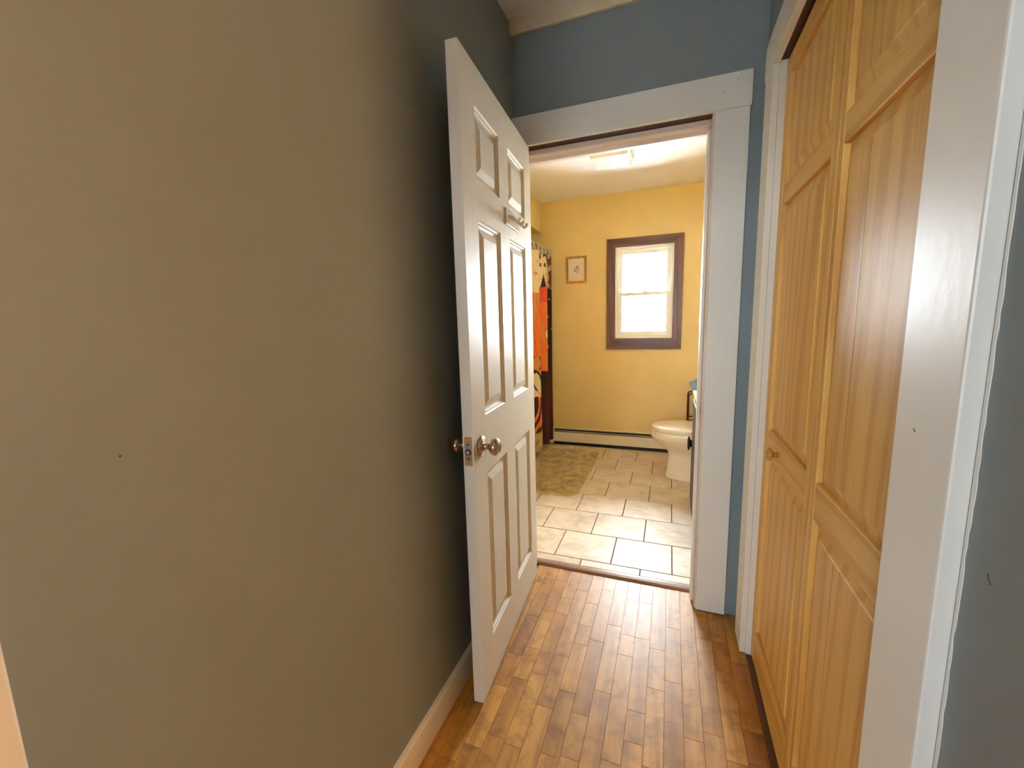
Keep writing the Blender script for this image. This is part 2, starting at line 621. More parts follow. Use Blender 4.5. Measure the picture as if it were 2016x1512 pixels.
# closet casing
t3 = empty('trim_3')
tag(t3, 'white painted casing around the pine closet doors', kind='structure')
XF = XW - 0.020
obj('side_board', bx(XF, XW, -0.226, -0.108, 0.006, 2.0636), WHITE, t3, bevel=0.003)
obj('side_board', bx(XF, XW, -1.3165, -1.193, 0.0, 2.0636), WHITE, t3, bevel=0.003)
obj('head_board', bx(XF - 0.002, XW, -1.3165, -0.100, 2.0636, 2.172), WHITE, t3, bevel=0.003)
obj('side_jamb', bx(XW, 1.055, -0.2275, -0.2215, 0.006, 2.075), WHITE, t3)
obj('side_jamb', bx(XW, 1.055, -1.2455, -1.2395, 0.0, 2.075), WHITE, t3)
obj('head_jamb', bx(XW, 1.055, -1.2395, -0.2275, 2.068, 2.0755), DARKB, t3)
# ragged brush line where the casing paint runs onto the wall
bm = bmesh.new()
rr = random.Random(3)
N = 160
prev = None
for i in range(N + 1):
    z = 0.01 + (2.16) * i / N
    w = 0.0045 + 0.002 * mnoise.noise((z * 3, 0, 0)) + 0.002 * mnoise.noise((z * 19, 5, 0)) + rr.uniform(-0.0010, 0.0010)
    a = bm.verts.new((XW - 0.0006, -1.3160, z))
    b = bm.verts.new((XW - 0.0006, -1.3165 - w, z))
    c = bm.verts.new((XW + 0.0004, -1.3165 - w - 0.0006, z))
    if prev:
        bm.faces.new((prev[0], prev[1], b, a))
        bm.faces.new((prev[1], prev[2], c, b))
    prev = (a, b, c)
obj('paint_edge', bm, WHITE, t3)

# crown on the end wall
bm = bmesh.new()
prism(bm, [(0.0, 2.490), (-0.012, 2.490), (-0.016, 2.500), (-0.030, 2.517), (-0.034, HC), (0.0, HC)], 0, 0.0, XW)
struct('trim_4', bm, CREAM, 'small cream crown strip under the hall ceiling')
# near casing on the left wall
struct('trim_5', bx(0.0, 0.012, -1.80, -1.692, 0.0, 2.16), WHITE, 'bright white casing board at the open end of the left wall', bevel=0.003)
# baseboard
bm = bmesh.new()
prism(bm, [(0.0, 0.0), (0.014, 0.0), (0.014, 0.088), (0.010, 0.097), (0.0, 0.099)], 1, -1.692, -0.012)
bb = struct('baseboard_left', bm, WHITE, 'white painted baseboard along the left hall wall')
# small marks on the walls
for nm, par, pts, r in (('scuff', wr, [(XW, -1.3540, 1.025), (XW, -1.3560, 1.020), (XW, -1.3600, 1.016)], 0.0007),
                        ('scuff', wl, [(0.0, -1.561, 1.122), (0.0, -1.559, 1.124)], 0.0014),
                        ('scuff', t3, [(XF, -1.240, 1.142), (XF, -1.244, 1.139)], 0.0007)):
    bm = bmesh.new()
    tube(bm, pts, r, 6)
    obj(nm, bm, SCUFF, par)

# ------------------------------------------------------------------ open six panel door
H = Vector((0.066, 0.012, 0.012))
F = Vector((0.1154, -0.7542, 0.012))
WD = (F - H).length
HD = 2.03
d1 = empty('door_1', H, math.atan2(F.y - H.y, F.x - H.x))
tag(d1, 'open white six panel door with a nickel knob', kind='structure')
US = [(0.095, 0.328), (0.437, 0.656)]
ZS = [(0.170, 0.778), (0.971, 1.588), (1.705, 1.912)]


def panelled_face(bm, y, sgn):
    """One face of the slab at local y with six moulded recesses."""
    ub = [0.0] + [v for p in US for v in p] + [WD]
    zb = [0.0] + [v for p in ZS for v in p] + [HD]
    for i in range(len(ub) - 1):
        for j in range(len(zb) - 1):
            a, b, c, d = ub[i], ub[i + 1], zb[j], zb[j + 1]
            if i % 2 == 1 and j % 2 == 1:
                loops = []
                for ins, dep in ((0, 0), (0.004, 0.0045), (0.009, 0.0055), (0.012, 0.0095), (0.019, 0.0110)):
                    loops.append([(a + ins, y - sgn * dep, c + ins), (b - ins, y - sgn * dep, c + ins),
                                  (b - ins, y - sgn * dep, d - ins), (a + ins, y - sgn * dep, d - ins)])
                loft(bm, loops, cap=False)
                bm.faces.new([bm.verts.new(p) for p in loops[-1]])
            else:
                bm.faces.new([bm.verts.new(p) for p in ((a, y, c), (b, y, c), (b, y, d), (a, y, d))])


bm = bmesh.new()
panelled_face(bm, 0.0, 1)
panelled_face(bm, -0.035, -1)
for q in (((0, 0, 0), (0, -0.035, 0), (0, -0.035, HD), (0, 0, HD)), ((WD, 0, 0), (WD, 0, HD), (WD, -0.035, HD), (WD, -0.035, 0)),
          ((0, 0, 0), (WD, 0, 0), (WD, -0.035, 0), (0, -0.035, 0)), ((0, 0, HD), (0, -0.035, HD), (WD, -0.035, HD), (WD, 0, HD))):
    bm.faces.new([bm.verts.new(p) for p in q])
bmesh.ops.remove_doubles(bm, verts=bm.verts[:], dist=0.00005)
obj('slab', bm, DOORW, d1)
for (a, b) in US:
    for (c, d) in ZS:
        for y, s in ((0.0, 1), (-0.035, -1)):
            bm = bmesh.new()
            lp = []
            for ins, dep in ((0.021, 0.0115), (0.021, 0.0100), (0.046, 0.0025), (0.048, 0.0022)):
                lp.append([(a + ins, y - s * dep, c + ins), (b - ins, y - s * dep, c + ins), (b - ins, y - s * dep, d - ins), (a + ins, y - s * dep, d - ins)])
            loft(bm, lp)
            obj('panel', bm, DOORW, d1)
# knobs, both sides
KU, KZ = 0.7045, 0.880
for s, y in ((1, 0.0), (-1, -0.035)):
    bm = bmesh.new()
    lathe(bm, [(0.0335, y), (0.0335, y + s * 0.004), (0.031, y + s * 0.007), (0.022, y + s * 0.010), (0.016, y + s * 0.014)], 'y', 32, (KU, 0, KZ))
    ro = obj('rose', bm, NICKEL, d1, smooth=True)
    bm = bmesh.new()
    pr = [(0.0125, 0.010), (0.0105, 0.018), (0.0105, 0.026), (0.0135, 0.031), (0.021, 0.034), (0.0265, 0.040), (0.0285, 0.047),
          (0.0275, 0.054), (0.023, 0.060), (0.014, 0.064), (0.002, 0.065)]
    lathe(bm, [(r, y + s * h) for r, h in pr], 'y', 32, (KU, 0, KZ))
    obj('knob', bm, NICKEL, d1, smooth=True)
# latch in the free edge
obj('mortise', bx(WD - 0.001, WD + 0.0004, -0.0305, -0.0050, KZ - 0.046, KZ + 0.046), MORT, d1)
lp = obj('latch_plate', bx(WD - 0.001, WD + 0.0012, -0.0300, -0.0055, KZ - 0.030, KZ + 0.032), STEEL, d1, bevel=0.0006)
bm = bmesh.new()
lathe(bm, [(0.0100, WD + 0.001), (0.0100, WD + 0.0022), (0.0085, WD + 0.0022)], 'x', 20, (0, -0.0178, KZ - 0.003))
obj('latch_collar', bm, BLACK, lp, smooth=False)
bm = bmesh.new()
lathe(bm, [(0.0078, WD + 0.001), (0.0078, WD + 0.007), (0.0068, WD + 0.0085), (0.004, WD + 0.009)], 'x', 20, (0, -0.0178, KZ - 0.003))
obj('latch_bolt', bm, STEEL, lp, smooth=True)
for z in (KZ + 0.022, KZ - 0.023):
    bm = bmesh.new()
    lathe(bm, [(0.0036, WD + 0.001), (0.0032, WD + 0.0020), (0.001, WD + 0.0022)], 'x', 12, (0, -0.0178, z))
    obj('screw', bm, BRONZE, lp)
for z in (0.20, 1.02, 1.82):
    bm = bmesh.new()
    lathe(bm, [(0.006, z - 0.045), (0.006, z + 0.045)], 'z', 14, (-0.004, -0.039, 0))
    obj('hinge', bm, NICKEL, d1, smooth=False)

# hook rack on the door
hk = empty('hook_rack', H, d1.rotation_euler.z)
tag(hk, 'small clear plastic hook rack stuck to the open white door', 'hook rack')
obj('plate', bx(0.205, 0.382, 0.0005, 0.006, 1.630, 1.690), PLAST, hk, bevel=0.003)
for u in (0.245, 0.295, 0.345):
    bm = bmesh.new()
    tube(bm, [(u, 0.004, 1.665), (u, 0.020, 1.660), (u, 0.030, 1.648), (u, 0.036, 1.640), (u, 0.044, 1.644), (u, 0.048, 1.656)],
         [0.0055, 0.005, 0.005, 0.005, 0.005, 0.0055], 10)
    obj('hook', bm, PLAST, hk, smooth=True)

# ------------------------------------------------------------------ pine bifold closet doors
d2 = empty('door_2', (0.990, 0, 0))
tag(d2, 'pine bifold closet doors with raised panels', kind='structure')
LT = 0.028
ZR = [(0.018, 0.150), (0.815, 0.905), (1.622, 1.682), (2.000, 2.060)]


def leaf(y_near, y_far, sn, sf, knob=None, groove=None):
    lf = empty('leaf')
    lf.parent = d2
    obj('stile', bx(0, LT, y_near, y_near + sn, 0.018, 2.060), PINE_Z, lf, bevel=0.0025)
    obj('stile', bx(0, LT, y_far - sf, y_far, 0.018, 2.060), PINE_Z, lf, bevel=0.0025)
    a, b = y_near + sn, y_far - sf
    for z0, z1 in ZR:
        obj('rail', bx(0.0006, LT, a, b, z0, z1), PINE_Y, lf, bevel=0.0025)
    for (p, q) in zip(ZR, ZR[1:]):
        z0, z1 = p[1], q[0]
        bm = bmesh.new()
        lp = []
        e = 0.0
        for iy, iz, x in ((0.0, 0.0, 0.020), (0.0, 0.0, 0.0125), (0.034, 0.030, 0.0055), (0.036, 0.032, 0.0030)):
            lp.append([(x, a + iy, z0 + iz), (x, b - iy, z0 + iz), (x, b - iy, z1 - iz), (x, a + iy, z1 - iz)])
        loft(bm, lp)
        po = obj('panel', bm, PINE_Z, lf)
        if groove:
            obj('groove', bx(0.0027, 0.0031, groove - 0.0016, groove + 0.0016, z0 + 0.034, z1 - 0.034), FRAMEW, po)
    if knob:
        bm = bmesh.new()
        lathe(bm, [(0.009, 0.001), (0.008, -0.006), (0.0075, -0.012), (0.013, -0.016), (0.0195, -0.020), (0.0195, -0.024), (0.013, -0.029), (0.002, -0.030)], 'x', 24, (0, knob[0], knob[1]))
        obj('knob', bm, FRAMEW, lf, smooth=True)
    return lf


leaf(-0.7560, -0.2290, 0.048, 0.062, knob=(-0.43, 0.858))
leaf(-1.2380, -0.7575, 0.075, 0.026, groove=-0.915)

# ------------------------------------------------------------------ bathroom window
w1 = empty('window_1', (0, YF, 0))
tag(w1, 'white vinyl sash window in a dark brown wooden surround', kind='structure')
OX0, OX1, OZ0, OZ1 = 0.086, 0.767, 0.995, 2.035
IX0, IX1, IZ0, IZ1 = 0.166, 0.686, 1.099, 1.954
for pts, m in (([(OX0, OZ1), (OX1, OZ1), (IX1, IZ1), (IX0, IZ1)], WALNUT_X), ([(OX0, OZ0), (IX0, IZ0), (IX1, IZ0), (OX1, OZ0)], WALNUT_X),
               ([(OX0, OZ0), (OX0, OZ1), (IX0, IZ1), (IX0, IZ0)], WALNUT_Z), ([(OX1, OZ0), (IX1, IZ0), (IX1, IZ1), (OX1, OZ1)], WALNUT_Z)):
    bm = bmesh.new()
    prism(bm, pts, 1, -0.019, 0.0)
    obj('surround_board', bm, m, w1, bevel=0.0012)


def ring(bm, x0, x1, z0, z1, w, y0, y1, wb=None, wt=None):
    wb = wb or w
    wt = wt or w
    box(bm, x0, x0 + w, y0, y1, z0, z1)
    box(bm, x1 - w, x1, y0, y1, z0, z1)
    box(bm, x0 + w, x1 - w, y0, y1, z0, z0 + wb)
    box(bm, x0 + w, x1 - w, y0, y1, z1 - wt, z1)


bm = bmesh.new()
ring(bm, IX0, IX1, IZ0, IZ1, 0.008, 0.0, 0.15)
obj('lining', bm, VINYL, w1)
bm = bmesh.new()
ring(bm, IX0 + 0.008, IX1 - 0.008, IZ0 + 0.008, IZ1 - 0.008, 0.016, 0.030, 0.10)
obj('vinyl_frame', bm, VINYL, w1, bevel=0.002)
bm = bmesh.new()
ring(bm, 0.190, 0.662, 1.505, 1.930, 0.036, 0.070, 0.092, wb=0.028)
us = obj('upper_sash', bm, VINYL, w1, bevel=0.002)
obj('pane', bx(0.226, 0.626, 0.080, 0.083, 1.533, 1.894), GLASS, us)
bm = bmesh.new()
ring(bm, 0.190, 0.662, 1.123, 1.535, 0.034, 0.042, 0.066, wb=0.040, wt=0.030)
ls = obj('lower_sash', bm, VINYL, w1, bevel=0.002)
obj('pane', bx(0.224, 0.628, 0.053, 0.056, 1.163, 1.505), GLASS, ls)
bm = bmesh.new()
prism(bm, [(0.405, 1.535), (0.463, 1.535), (0.450, 1.541), (0.434, 1.548), (0.418, 1.541)], 1, 0.044, 0.064)
obj('sash_lock', bm, VINYL, ls, bevel=0.001)

# window of the adjoining room
w = empty('window_2', (0, -5.12, 0))
tag(w, 'plain white window in the back wall of the adjoining room', kind='structure')
bm = bmesh.new()
ring(bm, -0.7, 0.2, 1.34, 1.66, 0.03, -0.03, 0.03)
box(bm, -0.265, -0.235, -0.02, 0.02, 1.37, 1.63)
obj('sash', bm, VINYL, w)
for x0, x1 in ((-0.67, -0.265), (-0.235, 0.17)):
    obj('pane', bx(x0, x1, -0.003, 0.003, 1.37, 1.63), GLASS, w)

# ------------------------------------------------------------------ baseboard heater
ht = empty('baseboard_heater', (0, YF, 0.0065))
tag(ht, 'long cream hydronic baseboard heater under the window', 'heater')
HX0, HX1 = -0.488, 1.278
bm = bmesh.new()
box(bm, HX0, HX1, -0.004, -0.0005, 0.0, 0.165)
obj('back_plate', bm, HEATW, ht)
bm = bmesh.new()
prism(bm, [(-0.058, 0.032), (-0.061, 0.034), (-0.061, 0.130), (-0.058, 0.133), (-0.057, 0.131), (-0.059, 0.128), (-0.058, 0.034)], 0, HX0 + 0.045, HX1)
obj('front_cover', bm, HEATW, ht)
bm = bmesh.new()
prism(bm, [(-0.0005, 0.166), (-0.016, 0.165), (-0.018, 0.162), (-0.016, 0.162), (-0.0005, 0.163)], 0, HX0, HX1)
obj('top_lip', bm, HEATW, ht)
bm = bmesh.new()
prism(bm, [(-0.052, 0.1425), (-0.0585, 0.1425), (-0.0585, 0.146), (-0.052, 0.1465)], 0, HX0 + 0.045, HX1)
obj('damper', bm, HEATW, ht)
obj('core_shade', bx(HX0 + 0.03, HX1, -0.054, -0.005, 0.018, 0.152), BLACK, ht)  # solid black block, puts the shade inside the top slot into colour
obj('base_shade', bx(HX0 + 0.03, HX1, -0.0575, -0.008, 0.0, 0.036), BLACK, ht)  # black strip standing in for the shade under the front cover
bm = bmesh.new()
prism(bm, [(-0.0005, 0.004), (-0.061, 0.010), (-0.062, 0.142), (-0.050, 0.166), (-0.0005, 0.167)], 0, HX0, HX0 + 0.045)
obj('end_cap', bm, HEATW, ht, bevel=0.003)

# ------------------------------------------------------------------ toilet (faces -x)
TYC = 1.63
tl = empty('toilet', (0, TYC, 0.0062))
tag(tl, 'cream porcelain toilet with closed white lid', 'toilet')


def egg(xf, xb, hw, z, n=40, p=2.15, split=0.5):
    """Closed outline, rounded at the front (xf) and blunter at the back (xb)."""
    xc = xf + (xb - xf) * split
    out = []
    for k in range(n):
        a = 2 * math.pi * k / n
        c, s = math.cos(a), math.sin(a)
        if c < 0:
            x = xc - (xc - xf) * abs(c) ** (2 / 2.0)
            y = hw * math.copysign(abs(s) ** (2 / 2.0), s)
        else:
            x = xc + (xb - xc) * abs(c) ** (2 / 3.2)
            y = hw * math.copysign(abs(s) ** (2 / 3.2), s)
        out.append((x, y, z))
    return out


bm = bmesh.new()
loft(bm, [egg(0.662, 1.20, 0.118, 0.0), egg(0.660, 1.20, 0.120, 0.012), egg(0.668, 1.19, 0.112, 0.05), egg(0.676, 1.18, 0.106, 0.12), egg(0.684, 1.17, 0.105, 0.18),
          egg(0.678, 1.17, 0.110, 0.215), egg(0.650, 1.16, 0.126, 0.245), egg(0.612, 1.15, 0.148, 0.275), egg(0.578, 1.13, 0.168, 0.305),
          egg(0.553, 1.11, 0.181, 0.330), egg(0.543, 1.10, 0.186, 0.345), egg(0.541, 1.10, 0.187, 0.362), egg(0.545, 1.09, 0.185, 0.385), egg(0.556, 1.085, 0.178, 0.397)])
obj('bowl', bm, PORC, tl, smooth=True)
bm = bmesh.new()
loft(bm, [egg(0.556, 1.04, 0.180, 0.3975), egg(0.550, 1.04, 0.184, 0.401), egg(0.550, 1.04, 0.184, 0.410), egg(0.556, 1.04, 0.180, 0.414)])
obj('seat', bm, PORC, tl, smooth=True)
bm = bmesh.new()
loft(bm, [egg(0.556, 1.05, 0.181, 0.4145), egg(0.549, 1.05, 0.186, 0.418), egg(0.549, 1.05, 0.186, 0.427), egg(0.556, 1.048, 0.180, 0.4325), egg(0.580, 1.03, 0.165, 0.4345)])
obj('lid', bm, PORCW, tl, smooth=True)
bm = bmesh.new()
loft(bm, [[(x, y, z) for x, y in ((a, -w), (1.262, -w), (1.262, w), (a, w))] for a, w, z in ((1.10, 0.19, 0.36), (1.085, 0.215, 0.40), (1.075, 0.225, 0.70))])
obj('tank', bm, PORC, tl, bevel=0.02, seg=4, smooth=True)
obj('tank_lid', bx(1.062, 1.270, -0.235, 0.235, 0.702, 0.735), PORC, tl, bevel=0.010, seg=3, smooth=True)
for s in (-1, 1):
    bm = bmesh.new()
    lathe(bm, [(0.012, 0.398), (0.012, 0.424), (0.009, 0.428)], 'z', 14, (1.06, s * 0.07, 0))
    obj('hinge_cap', bm, PORCW, tl, smooth=True)
bm = bmesh.new()
tube(bm, [(1.078, -0.16, 0.65), (1.060, -0.16, 0.65), (1.052, -0.15, 0.648), (1.050, -0.10, 0.640)], 0.006, 10)
obj('flush_lever', bm, NICKEL, tl, smooth=True)

# ------------------------------------------------------------------ wire magazine rack and magazines
rk = empty('magazine_rack', (0.0, 0.0, 0.0065))
tag(rk, 'brown wire magazine rack standing behind the toilet', 'magazine rack')
for y in (2.07, 2.21):
    bm = bmesh.new()
    pts = [(0.838, y, 0.0), (0.838, y, 0.585), (0.842, y, 0.602), (0.852, y, 0.612), (0.866, y, 0.610), (0.885, y, 0.600), (0.91, y, 0.592), (0.95, y, 0.590), (1.08, y, 0.590), (1.10, y, 0.575), (1.10, y, 0.0)]
    tube(bm, pts, 0.0065, 8)
    obj('side_frame', bm, BRONZE, rk, smooth=True)
for x, z in ((0.838, 0.375), (0.838, 0.10), (1.10, 0.375), (1.10, 0.10), (0.97, 0.375), (0.90, 0.375)):
    bm = bmesh.new()
    tube(bm, [(x, 2.07, z), (x, 2.21, z)], 0.005, 8)
    obj('cross_wire', bm, BRONZE, rk, smooth=True)
for y in (2.07, 2.21):
    bm = bmesh.new()
    tube(bm, [(0.838, y, 0.375), (0.90, y, 0.382), (1.10, y, 0.375)], 0.005, 8)
    obj('rail_wire', bm, BRONZE, rk, smooth=True)


def magazine(label, x, y, z, w, h):
    m = empty('magazine', (x, y, z))
    m.rotation_euler = (0, math.radians(-24), 0)
    tag(m, label, 'magazine')
    obj('cover', bx(0.0, w, -0.0015, 0.0, 0.0, h), MAGB, m)
    obj('pages', bx(0.001, w - 0.001, 0.0, 0.008, 0.001, h - 0.001), PAPER, m)
    return m


magazine('tall blue covered magazine leaning in the wire rack', 0.978, 2.110, 0.392, 0.12, 0.355)
magazine('short blue covered magazine low in the wire rack', 0.915, 2.090, 0.392, 0.10, 0.140)

# ------------------------------------------------------------------ dark vanity hidden behind the jamb
vn = empty('vanity_cabinet', (0, 0, 0.0065))
tag(vn, 'dark wooden vanity cabinet just inside the bathroom doorway', 'vanity')
obj('body', bx(0.832, 1.272, 0.42, 1.02, 0.0, 0.78), DKCAB, vn, bevel=0.003)
obj('counter_top', bx(0.818, 1.276, 0.40, 1.035, 0.781, 0.81), PORC, vn, bevel=0.004)
for y0, y1 in ((0.43, 0.715), (0.725, 1.01)):
    dr = obj('door', bx(0.8205, 0.831, y0, y1, 0.09, 0.76), DKCAB, vn, bevel=0.002)
kp = bmesh.new()
lathe(kp, [(0.010, 0.821), (0.012, 0.812), (0.020, 0.808), (0.022, 0.800), (0.012, 0.795)], 'x', 20, (0, 0.985, 0.0))
for v in kp.verts:
    v.co.z = v.co.z * 2.2 + 0.470
obj('pull', kp, BLACK, vn, smooth=True)

# ------------------------------------------------------------------ tub, rod, curtain
tb = empty('bathtub', (0, 0, 0.001))
tag(tb, 'white bathtub behind the shower curtain', 'bathtub')
bm = bmesh.new()


def rrect(x0, x1, y0, y1, z, r, n=6):
    out = []
    for cx, cy, a0 in ((x1 - r, y1 - r, 0), (x0 + r, y1 - r, 90), (x0 + r, y0 + r, 180), (x1 - r, y0 + r, 270)):
        for k in range(n + 1):
            a = math.radians(a0 + 90 * k / n)
            out.append((cx + r * math.cos(a), cy + r * math.sin(a), z))
    return out


loft(bm, [rrect(-1.298, -0.560, 0.807, 2.327, 0.0, 0.004), rrect(-1.298, -0.552, 0.807, 2.327, 0.40, 0.004), rrect(-1.29, -0.56, 0.812, 2.32, 0.41, 0.01),
          rrect(-1.23, -0.64, 0.88, 2.25, 0.405, 0.12), rrect(-1.20, -0.67, 0.92, 2.20, 0.12, 0.14)])
obj('shell', bm, TUBW, tb)

rod = empty('curtain_rod', (0, 0, 0))
tag(rod, 'white shower curtain rod fixed under the yellow soffit', 'curtain rod')
RX, RZ = -0.478, 1.972
bm = bmesh.new()
tube(bm, [(RX, 0.10 + 0.016, RZ), (RX, YF - 0.001, RZ)], 0.0115, 14)
obj('bar', bm, ROD, rod, smooth=True)
for y0, y1 in ((0.1155, 0.130), (YF - 0.015, YF - 0.0005)):
    bm = bmesh.new()
    lathe(bm, [(0.026, y0), (0.026, y1)], 'y', 20, (RX, 0, RZ))
    obj('flange', bm, ROD, rod)

cu = empty('shower_curtain', (0, 0, 0))
tag(cu, 'floral shower curtain in cream orange and dark maroon', 'curtain')
crests = [0.86, 1.08, 1.34, 1.60, 1.86, 2.115, 2.272]
CZ1, CZ0 = 1.9155, 0.055


def cur_x(y, z):
    for a, b in zip(crests, crests[1:]):
        if y <= b + 1e-6:
            t = (y - a) / (b - a)
            amp = 0.030 + 0.008 * (1 - (z - CZ0) / (CZ1 - CZ0))
            base = -0.484 - 0.004 * math.sin(z * 2.3 + y * 3)
            return base + amp * math.cos(2 * math.pi * t)
    return -0.45


cream = srgb(236, 218, 186)[:3]
orange = srgb(240, 120, 42)[:3]
coral = srgb(226, 88, 62)[:3]
dark = srgb(44, 26, 28)[:3]
maroon = srgb(92, 24, 26)[:3]
brown = srgb(112, 70, 52)[:3]
beige = srgb(206, 182, 140)[:3]
gold = srgb(222, 150, 84)[:3]


def mixc(a, b, t):
    return tuple(x + (y - x) * t for x, y in zip(a, b))


def flower(py, pz, cy, cz, R, n, rot=0.0):
    """None outside the flower, otherwise radius fraction and petal edge closeness."""
    dy, dz = py - cy, pz - cz
    r = math.hypot(dy, dz)
    a = math.atan2(dz, dy) + rot
    e = R * (0.72 + 0.28 * abs(math.cos(a * n / 2.0)) ** 0.6)
    if r > e:
        return None
    return r / e, abs(math.cos(a * n / 2.0))


def print_colour(i, t, y, z):
    """i fold, t 0..1 across it (0.5 valley, 1 crest on the far side)."""
    s = y * 1.9 + i * 0.07
    nz = mnoise.noise((s * 6, z * 4.2, i * 3.1))
    n2 = mnoise.noise((s * 22, z * 17, 5.0 + i))
    k = i % 3
    if k == 0:                                   # near visible fold
        zz = z + 0.05 * nz
        if zz > 1.53:
            c = cream
            if abs(n2) < 0.035 and nz > -0.1:
                c = mixc(cream, brown, 0.6)
        elif zz > 0.97:
            c = mixc(orange, gold, 0.5 + 0.5 * math.sin(z * 9 + nz * 4))
            if abs(math.sin(s * 26 + z * 7 + nz * 3)) < 0.10:
                c = mixc(c, maroon, 0.75)
        elif zz > 0.80:
            c = dark
            if flower(s, z, s * 0 + 3.45 + i * 0.07, 0.90, 0.075, 5):
                c = gold
        elif zz > 0.59:
            f = abs(math.sin(s * 20 + z * 24 + nz * 2))
            c = cream if f > 0.32 else (gold if zz < 0.66 else dark)
        elif zz > 0.26:
            f = abs(math.sin(s * 17 - z * 13 + nz * 3))
            c = orange if f > 0.72 else mixc(dark, maroon, 0.3)
        else:
            c = mixc(beige, brown, max(0, min(1, n2 * 1.6)))
    elif k == 1:                                 # orange fold
        zz = z + 0.03 * nz
        if zz > 1.79:
            c = cream if n2 > -0.02 else brown
        elif zz > 1.60:
            c = cream
            w = (zz - 1.60) / 0.13
            if w < 1 and abs(t - 0.80) < 0.12 * (1 - w):
                c = dark
            elif abs(math.sin(s * 9 + z * 31 + 5 * nz)) < 0.07:
                c = mixc(cream, brown, 0.6)
        elif zz > 1.46:
            c = coral
        elif zz > 0.80:
            c = mixc(orange, gold, 0.25 + 0.25 * math.sin(z * 7 + nz * 5))
            f = flower(s, z, 4.06 + (i - 4) * 0.0, 1.16, 0.04, 7)
            if f:
                c = cream
            elif abs(math.sin(s * 22 + z * 5 + nz * 4)) < 0.09:
                c = mixc(c, coral, 0.9)
        elif zz > 0.66:
            c = dark
        else:
            c = mixc(maroon, dark, 0.35 + 0.5 * nz)
    else:
        zz = z + 0.05 * nz
        if zz > 1.58:
            c = brown if n2 > -0.1 else beige
        elif zz > 0.78:
            c = dark
            if n2 > 0.62:
                c = beige
        else:
            c = mixc(maroon, dark, 0.4 + 0.4 * nz)
    return c


NY, NZ = 330, 300
ys = [crests[0] + (crests[-1] - crests[0]) * i / NY for i in range(NY + 1)]
verts, cols = [], []
for j in range(NZ + 1):
    z = CZ0 + (CZ1 - CZ0) * j / NZ
    for y in ys:
        verts.append((cur_x(y, z), y, z + 0.004 * math.sin(y * 31) * (j == 0)))
        for i, (a, b) in enumerate(zip(crests, crests[1:])):
            if y <= b + 1e-6:
                break
        # folds 3,4,5 are the visible ones
        cols.append(print_colour(i - 3 if i >= 3 else i, (y - a) / (b - a), y, z))
faces = [(j * (NY + 1) + i, j * (NY + 1) + i + 1, (j + 1) * (NY + 1) + i + 1, (j + 1) * (NY + 1) + i) for j in range(NZ) for i in range(NY)]
me = bpy.data.meshes.new('cloth')
me.from_pydata(verts, [], faces)
ca = me.color_attributes.new('print', 'FLOAT_COLOR', 'POINT')
buf = []
for c in cols:
    buf.extend((c[0], c[1], c[2], 1.0))
ca.data.foreach_set('color', buf)
me.materials.append(CLOTH)
for p in me.polygons:
    p.use_smooth = True
co = bpy.data.objects.new('cloth', me)
COL.objects.link(co)
co.parent = cu
sm = co.modifiers.new('thickness', 'SOLIDIFY')
sm.thickness = 0.0012
for i in range(12):
    y = 0.90 + i * (2.25 - 0.90) / 11
    bm = bmesh.new()
    pts = []
    for k in range(16):
        a = 2 * math.pi * k / 16
        pts.append((RX + 0.017 * math.cos(a), y + 0.004 * math.sin(a), RZ - 0.016 + 0.036 * math.sin(a)))
    tube(bm, pts, 0.0042, 8, closed=True)
    obj('ring', bm, RINGW, rod, smooth=True)

# ------------------------------------------------------------------ bath mat
mt = empty('bath_mat', (0, 0, 0.0068))
tag(mt, 'shaggy green beige bath mat lying beside the tub', 'bath mat')
MX0, MX1, MY0, MY1, MR = -0.455, 0.060, 1.00, 2.08, 0.09
bm = bmesh.new()
loft(bm, [rrect(MX0, MX1, MY0, MY1, 0.0, MR), rrect(MX0, MX1, MY0, MY1, 0.006, MR), rrect(MX0 + 0.006, MX1 - 0.006, MY0 + 0.006, MY1 - 0.006, 0.010, MR)])
obj('backing', bm, SHAG, mt)
rm = random.Random(9)
vv, ff = [], []


def inside(x, y):
    cx = min(max(x, MX0 + MR), MX1 - MR)
    cy = min(max(y, MY0 + MR), MY1 - MR)
    return math.hypot(x - cx, y - cy) < MR


cnt = 0
while cnt < 26000:
    x, y = rm.uniform(MX0, MX1), rm.uniform(MY0, MY1)
    if not inside(x, y):
        continue
    cnt += 1
    n = mnoise.noise((x * 9, y * 9, 0))
    h = 0.014 + 0.008 * rm.random() + 0.006 * n
    a = rm.uniform(0, 2 * math.pi)
    w = 0.0026
    dx, dy = math.cos(a) * w, math.sin(a) * w
    lx = rm.uniform(-0.010, 0.010) + 0.006 * mnoise.noise((x * 6, y * 6, 3))
    ly = rm.uniform(-0.010, 0.010) + 0.006 * mnoise.noise((x * 6, y * 6, 7))
    b = len(vv)
    vv += [(x - dx, y - dy, 0.006), (x + dx, y + dy, 0.006), (x + dx * 0.8 + lx * 0.6, y + dy * 0.8 + ly * 0.6, h * 0.7), (x - dx * 0.8 + lx * 0.6, y - dy * 0.8 + ly * 0.6, h * 0.7), (x + lx, y + ly, h)]
    ff += [(b, b + 1, b + 2, b + 3), (b + 3, b + 2, b + 4)]
me = bpy.data.meshes.new('pile')
me.from_pydata(vv, [], ff)
me.materials.append(SHAG)
po = bpy.data.objects.new('pile', me)
COL.objects.link(po)
po.parent = mt
po['kind'] = 'stuff'

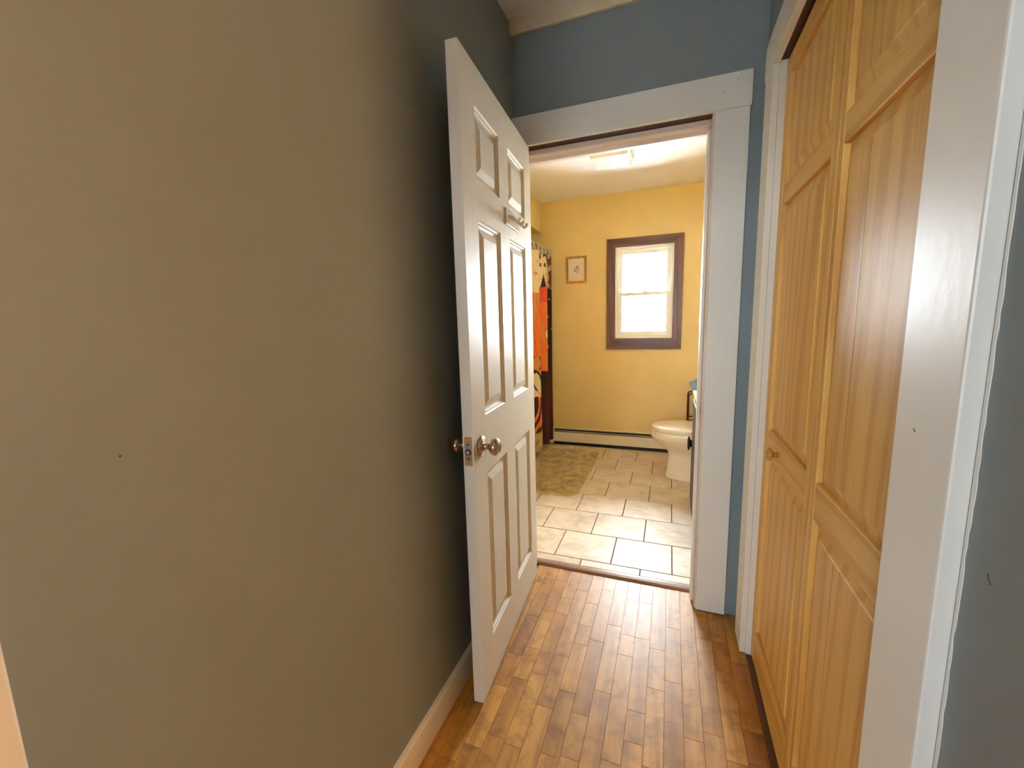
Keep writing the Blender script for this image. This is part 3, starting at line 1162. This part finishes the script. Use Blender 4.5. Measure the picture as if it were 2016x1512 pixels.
# ------------------------------------------------------------------ framed bird print
pf = empty('picture_frame', (-0.210, YF - 0.0005, 1.776))
tag(pf, 'small oak framed bird print on the yellow wall', 'picture')
W2, H2, FW = 0.099, 0.128, 0.020
for pts in ([(-W2, H2), (W2, H2), (W2 - FW, H2 - FW), (-W2 + FW, H2 - FW)], [(-W2, -H2), (-W2 + FW, -H2 + FW), (W2 - FW, -H2 + FW), (W2, -H2)],
            [(-W2, -H2), (-W2, H2), (-W2 + FW, H2 - FW), (-W2 + FW, -H2 + FW)], [(W2, -H2), (W2 - FW, -H2 + FW), (W2 - FW, H2 - FW), (W2, H2)]):
    bm = bmesh.new()
    prism(bm, pts, 1, -0.018, 0.0)
    obj('frame_strip', bm, FRAMEW, pf, bevel=0.001)
pr_ = obj('print', bx(-W2 + FW, W2 - FW, -0.007, -0.002, -H2 + FW, H2 - FW), PAPER, pf)


def blob(name, pts, mat, y=-0.0076):
    bm = bmesh.new()
    prism(bm, pts, 1, y, -0.0071)
    obj(name, bm, mat, pr_)


def ell(cx, cz, a, b, rot, n=16):
    c, s = math.cos(rot), math.sin(rot)
    return [(cx + a * math.cos(2 * math.pi * k / n) * c - b * math.sin(2 * math.pi * k / n) * s,
             cz + a * math.cos(2 * math.pi * k / n) * s + b * math.sin(2 * math.pi * k / n) * c) for k in range(n)]


blob('bird_belly', ell(0.006, 0.012, 0.019, 0.013, 0.35), LIGHTG, -0.0074)
blob('bird_wing', [(-0.026, 0.004), (-0.010, 0.012), (0.004, 0.026), (0.012, 0.030), (0.006, 0.018), (-0.004, 0.008), (-0.016, 0.003)], GREYP)
blob('bird_head', ell(0.013, 0.031, 0.010, 0.008, 0.3), GREYP)
blob('bird_cheek', ell(0.014, 0.027, 0.005, 0.0035, 0.2), PAPER, -0.0079)
blob('twig', [(-0.026, -0.012), (0.004, -0.020), (0.020, -0.006), (0.034, 0.006), (0.036, 0.018), (0.030, 0.008), (0.018, -0.002), (0.004, -0.015), (-0.026, -0.009)], BROWNP)
blob('twig_leaf', ell(-0.016, -0.012, 0.012, 0.004, -0.4), GREYP)
blob('twig_leaf', ell(0.010, -0.022, 0.008, 0.004, 0.2), BROWNP)
blob('twig_leaf', ell(0.034, 0.012, 0.008, 0.003, 1.3), LIGHTG)

# ------------------------------------------------------------------ ceiling fan grille
fg = empty('exhaust_fan', (0.2425, 1.3825, BC))
tag(fg, 'square white exhaust fan cover on the bathroom ceiling', 'fan')
bm = bmesh.new()
hs = 0.1205
loft(bm, [rrect(-0.142, 0.142, -0.142, 0.142, -0.0005, 0.006, 3), rrect(-0.140, 0.140, -0.140, 0.140, -0.012, 0.006, 3), rrect(-hs - 0.003, hs + 0.003, -hs - 0.006, hs + 0.006, -0.046, 0.006, 3), rrect(-hs, hs, -hs - 0.003, hs + 0.003, -0.049, 0.005, 3)])
obj('cover', bm, PLAST, fg)
bm = bmesh.new()
lathe(bm, [(0.0045, -0.0505), (0.0045, -0.0485)], 'z', 12, (-0.005, 0.015, 0))
obj('screw', bm, SCUFF, fg)
for i in range(3):
    obj('vent_slot', bx(0.143 + i * 0.006, 0.1455 + i * 0.006, -0.07, 0.10, -0.004, -0.0005), SCUFF if i % 2 == 0 else PLAST, fg)
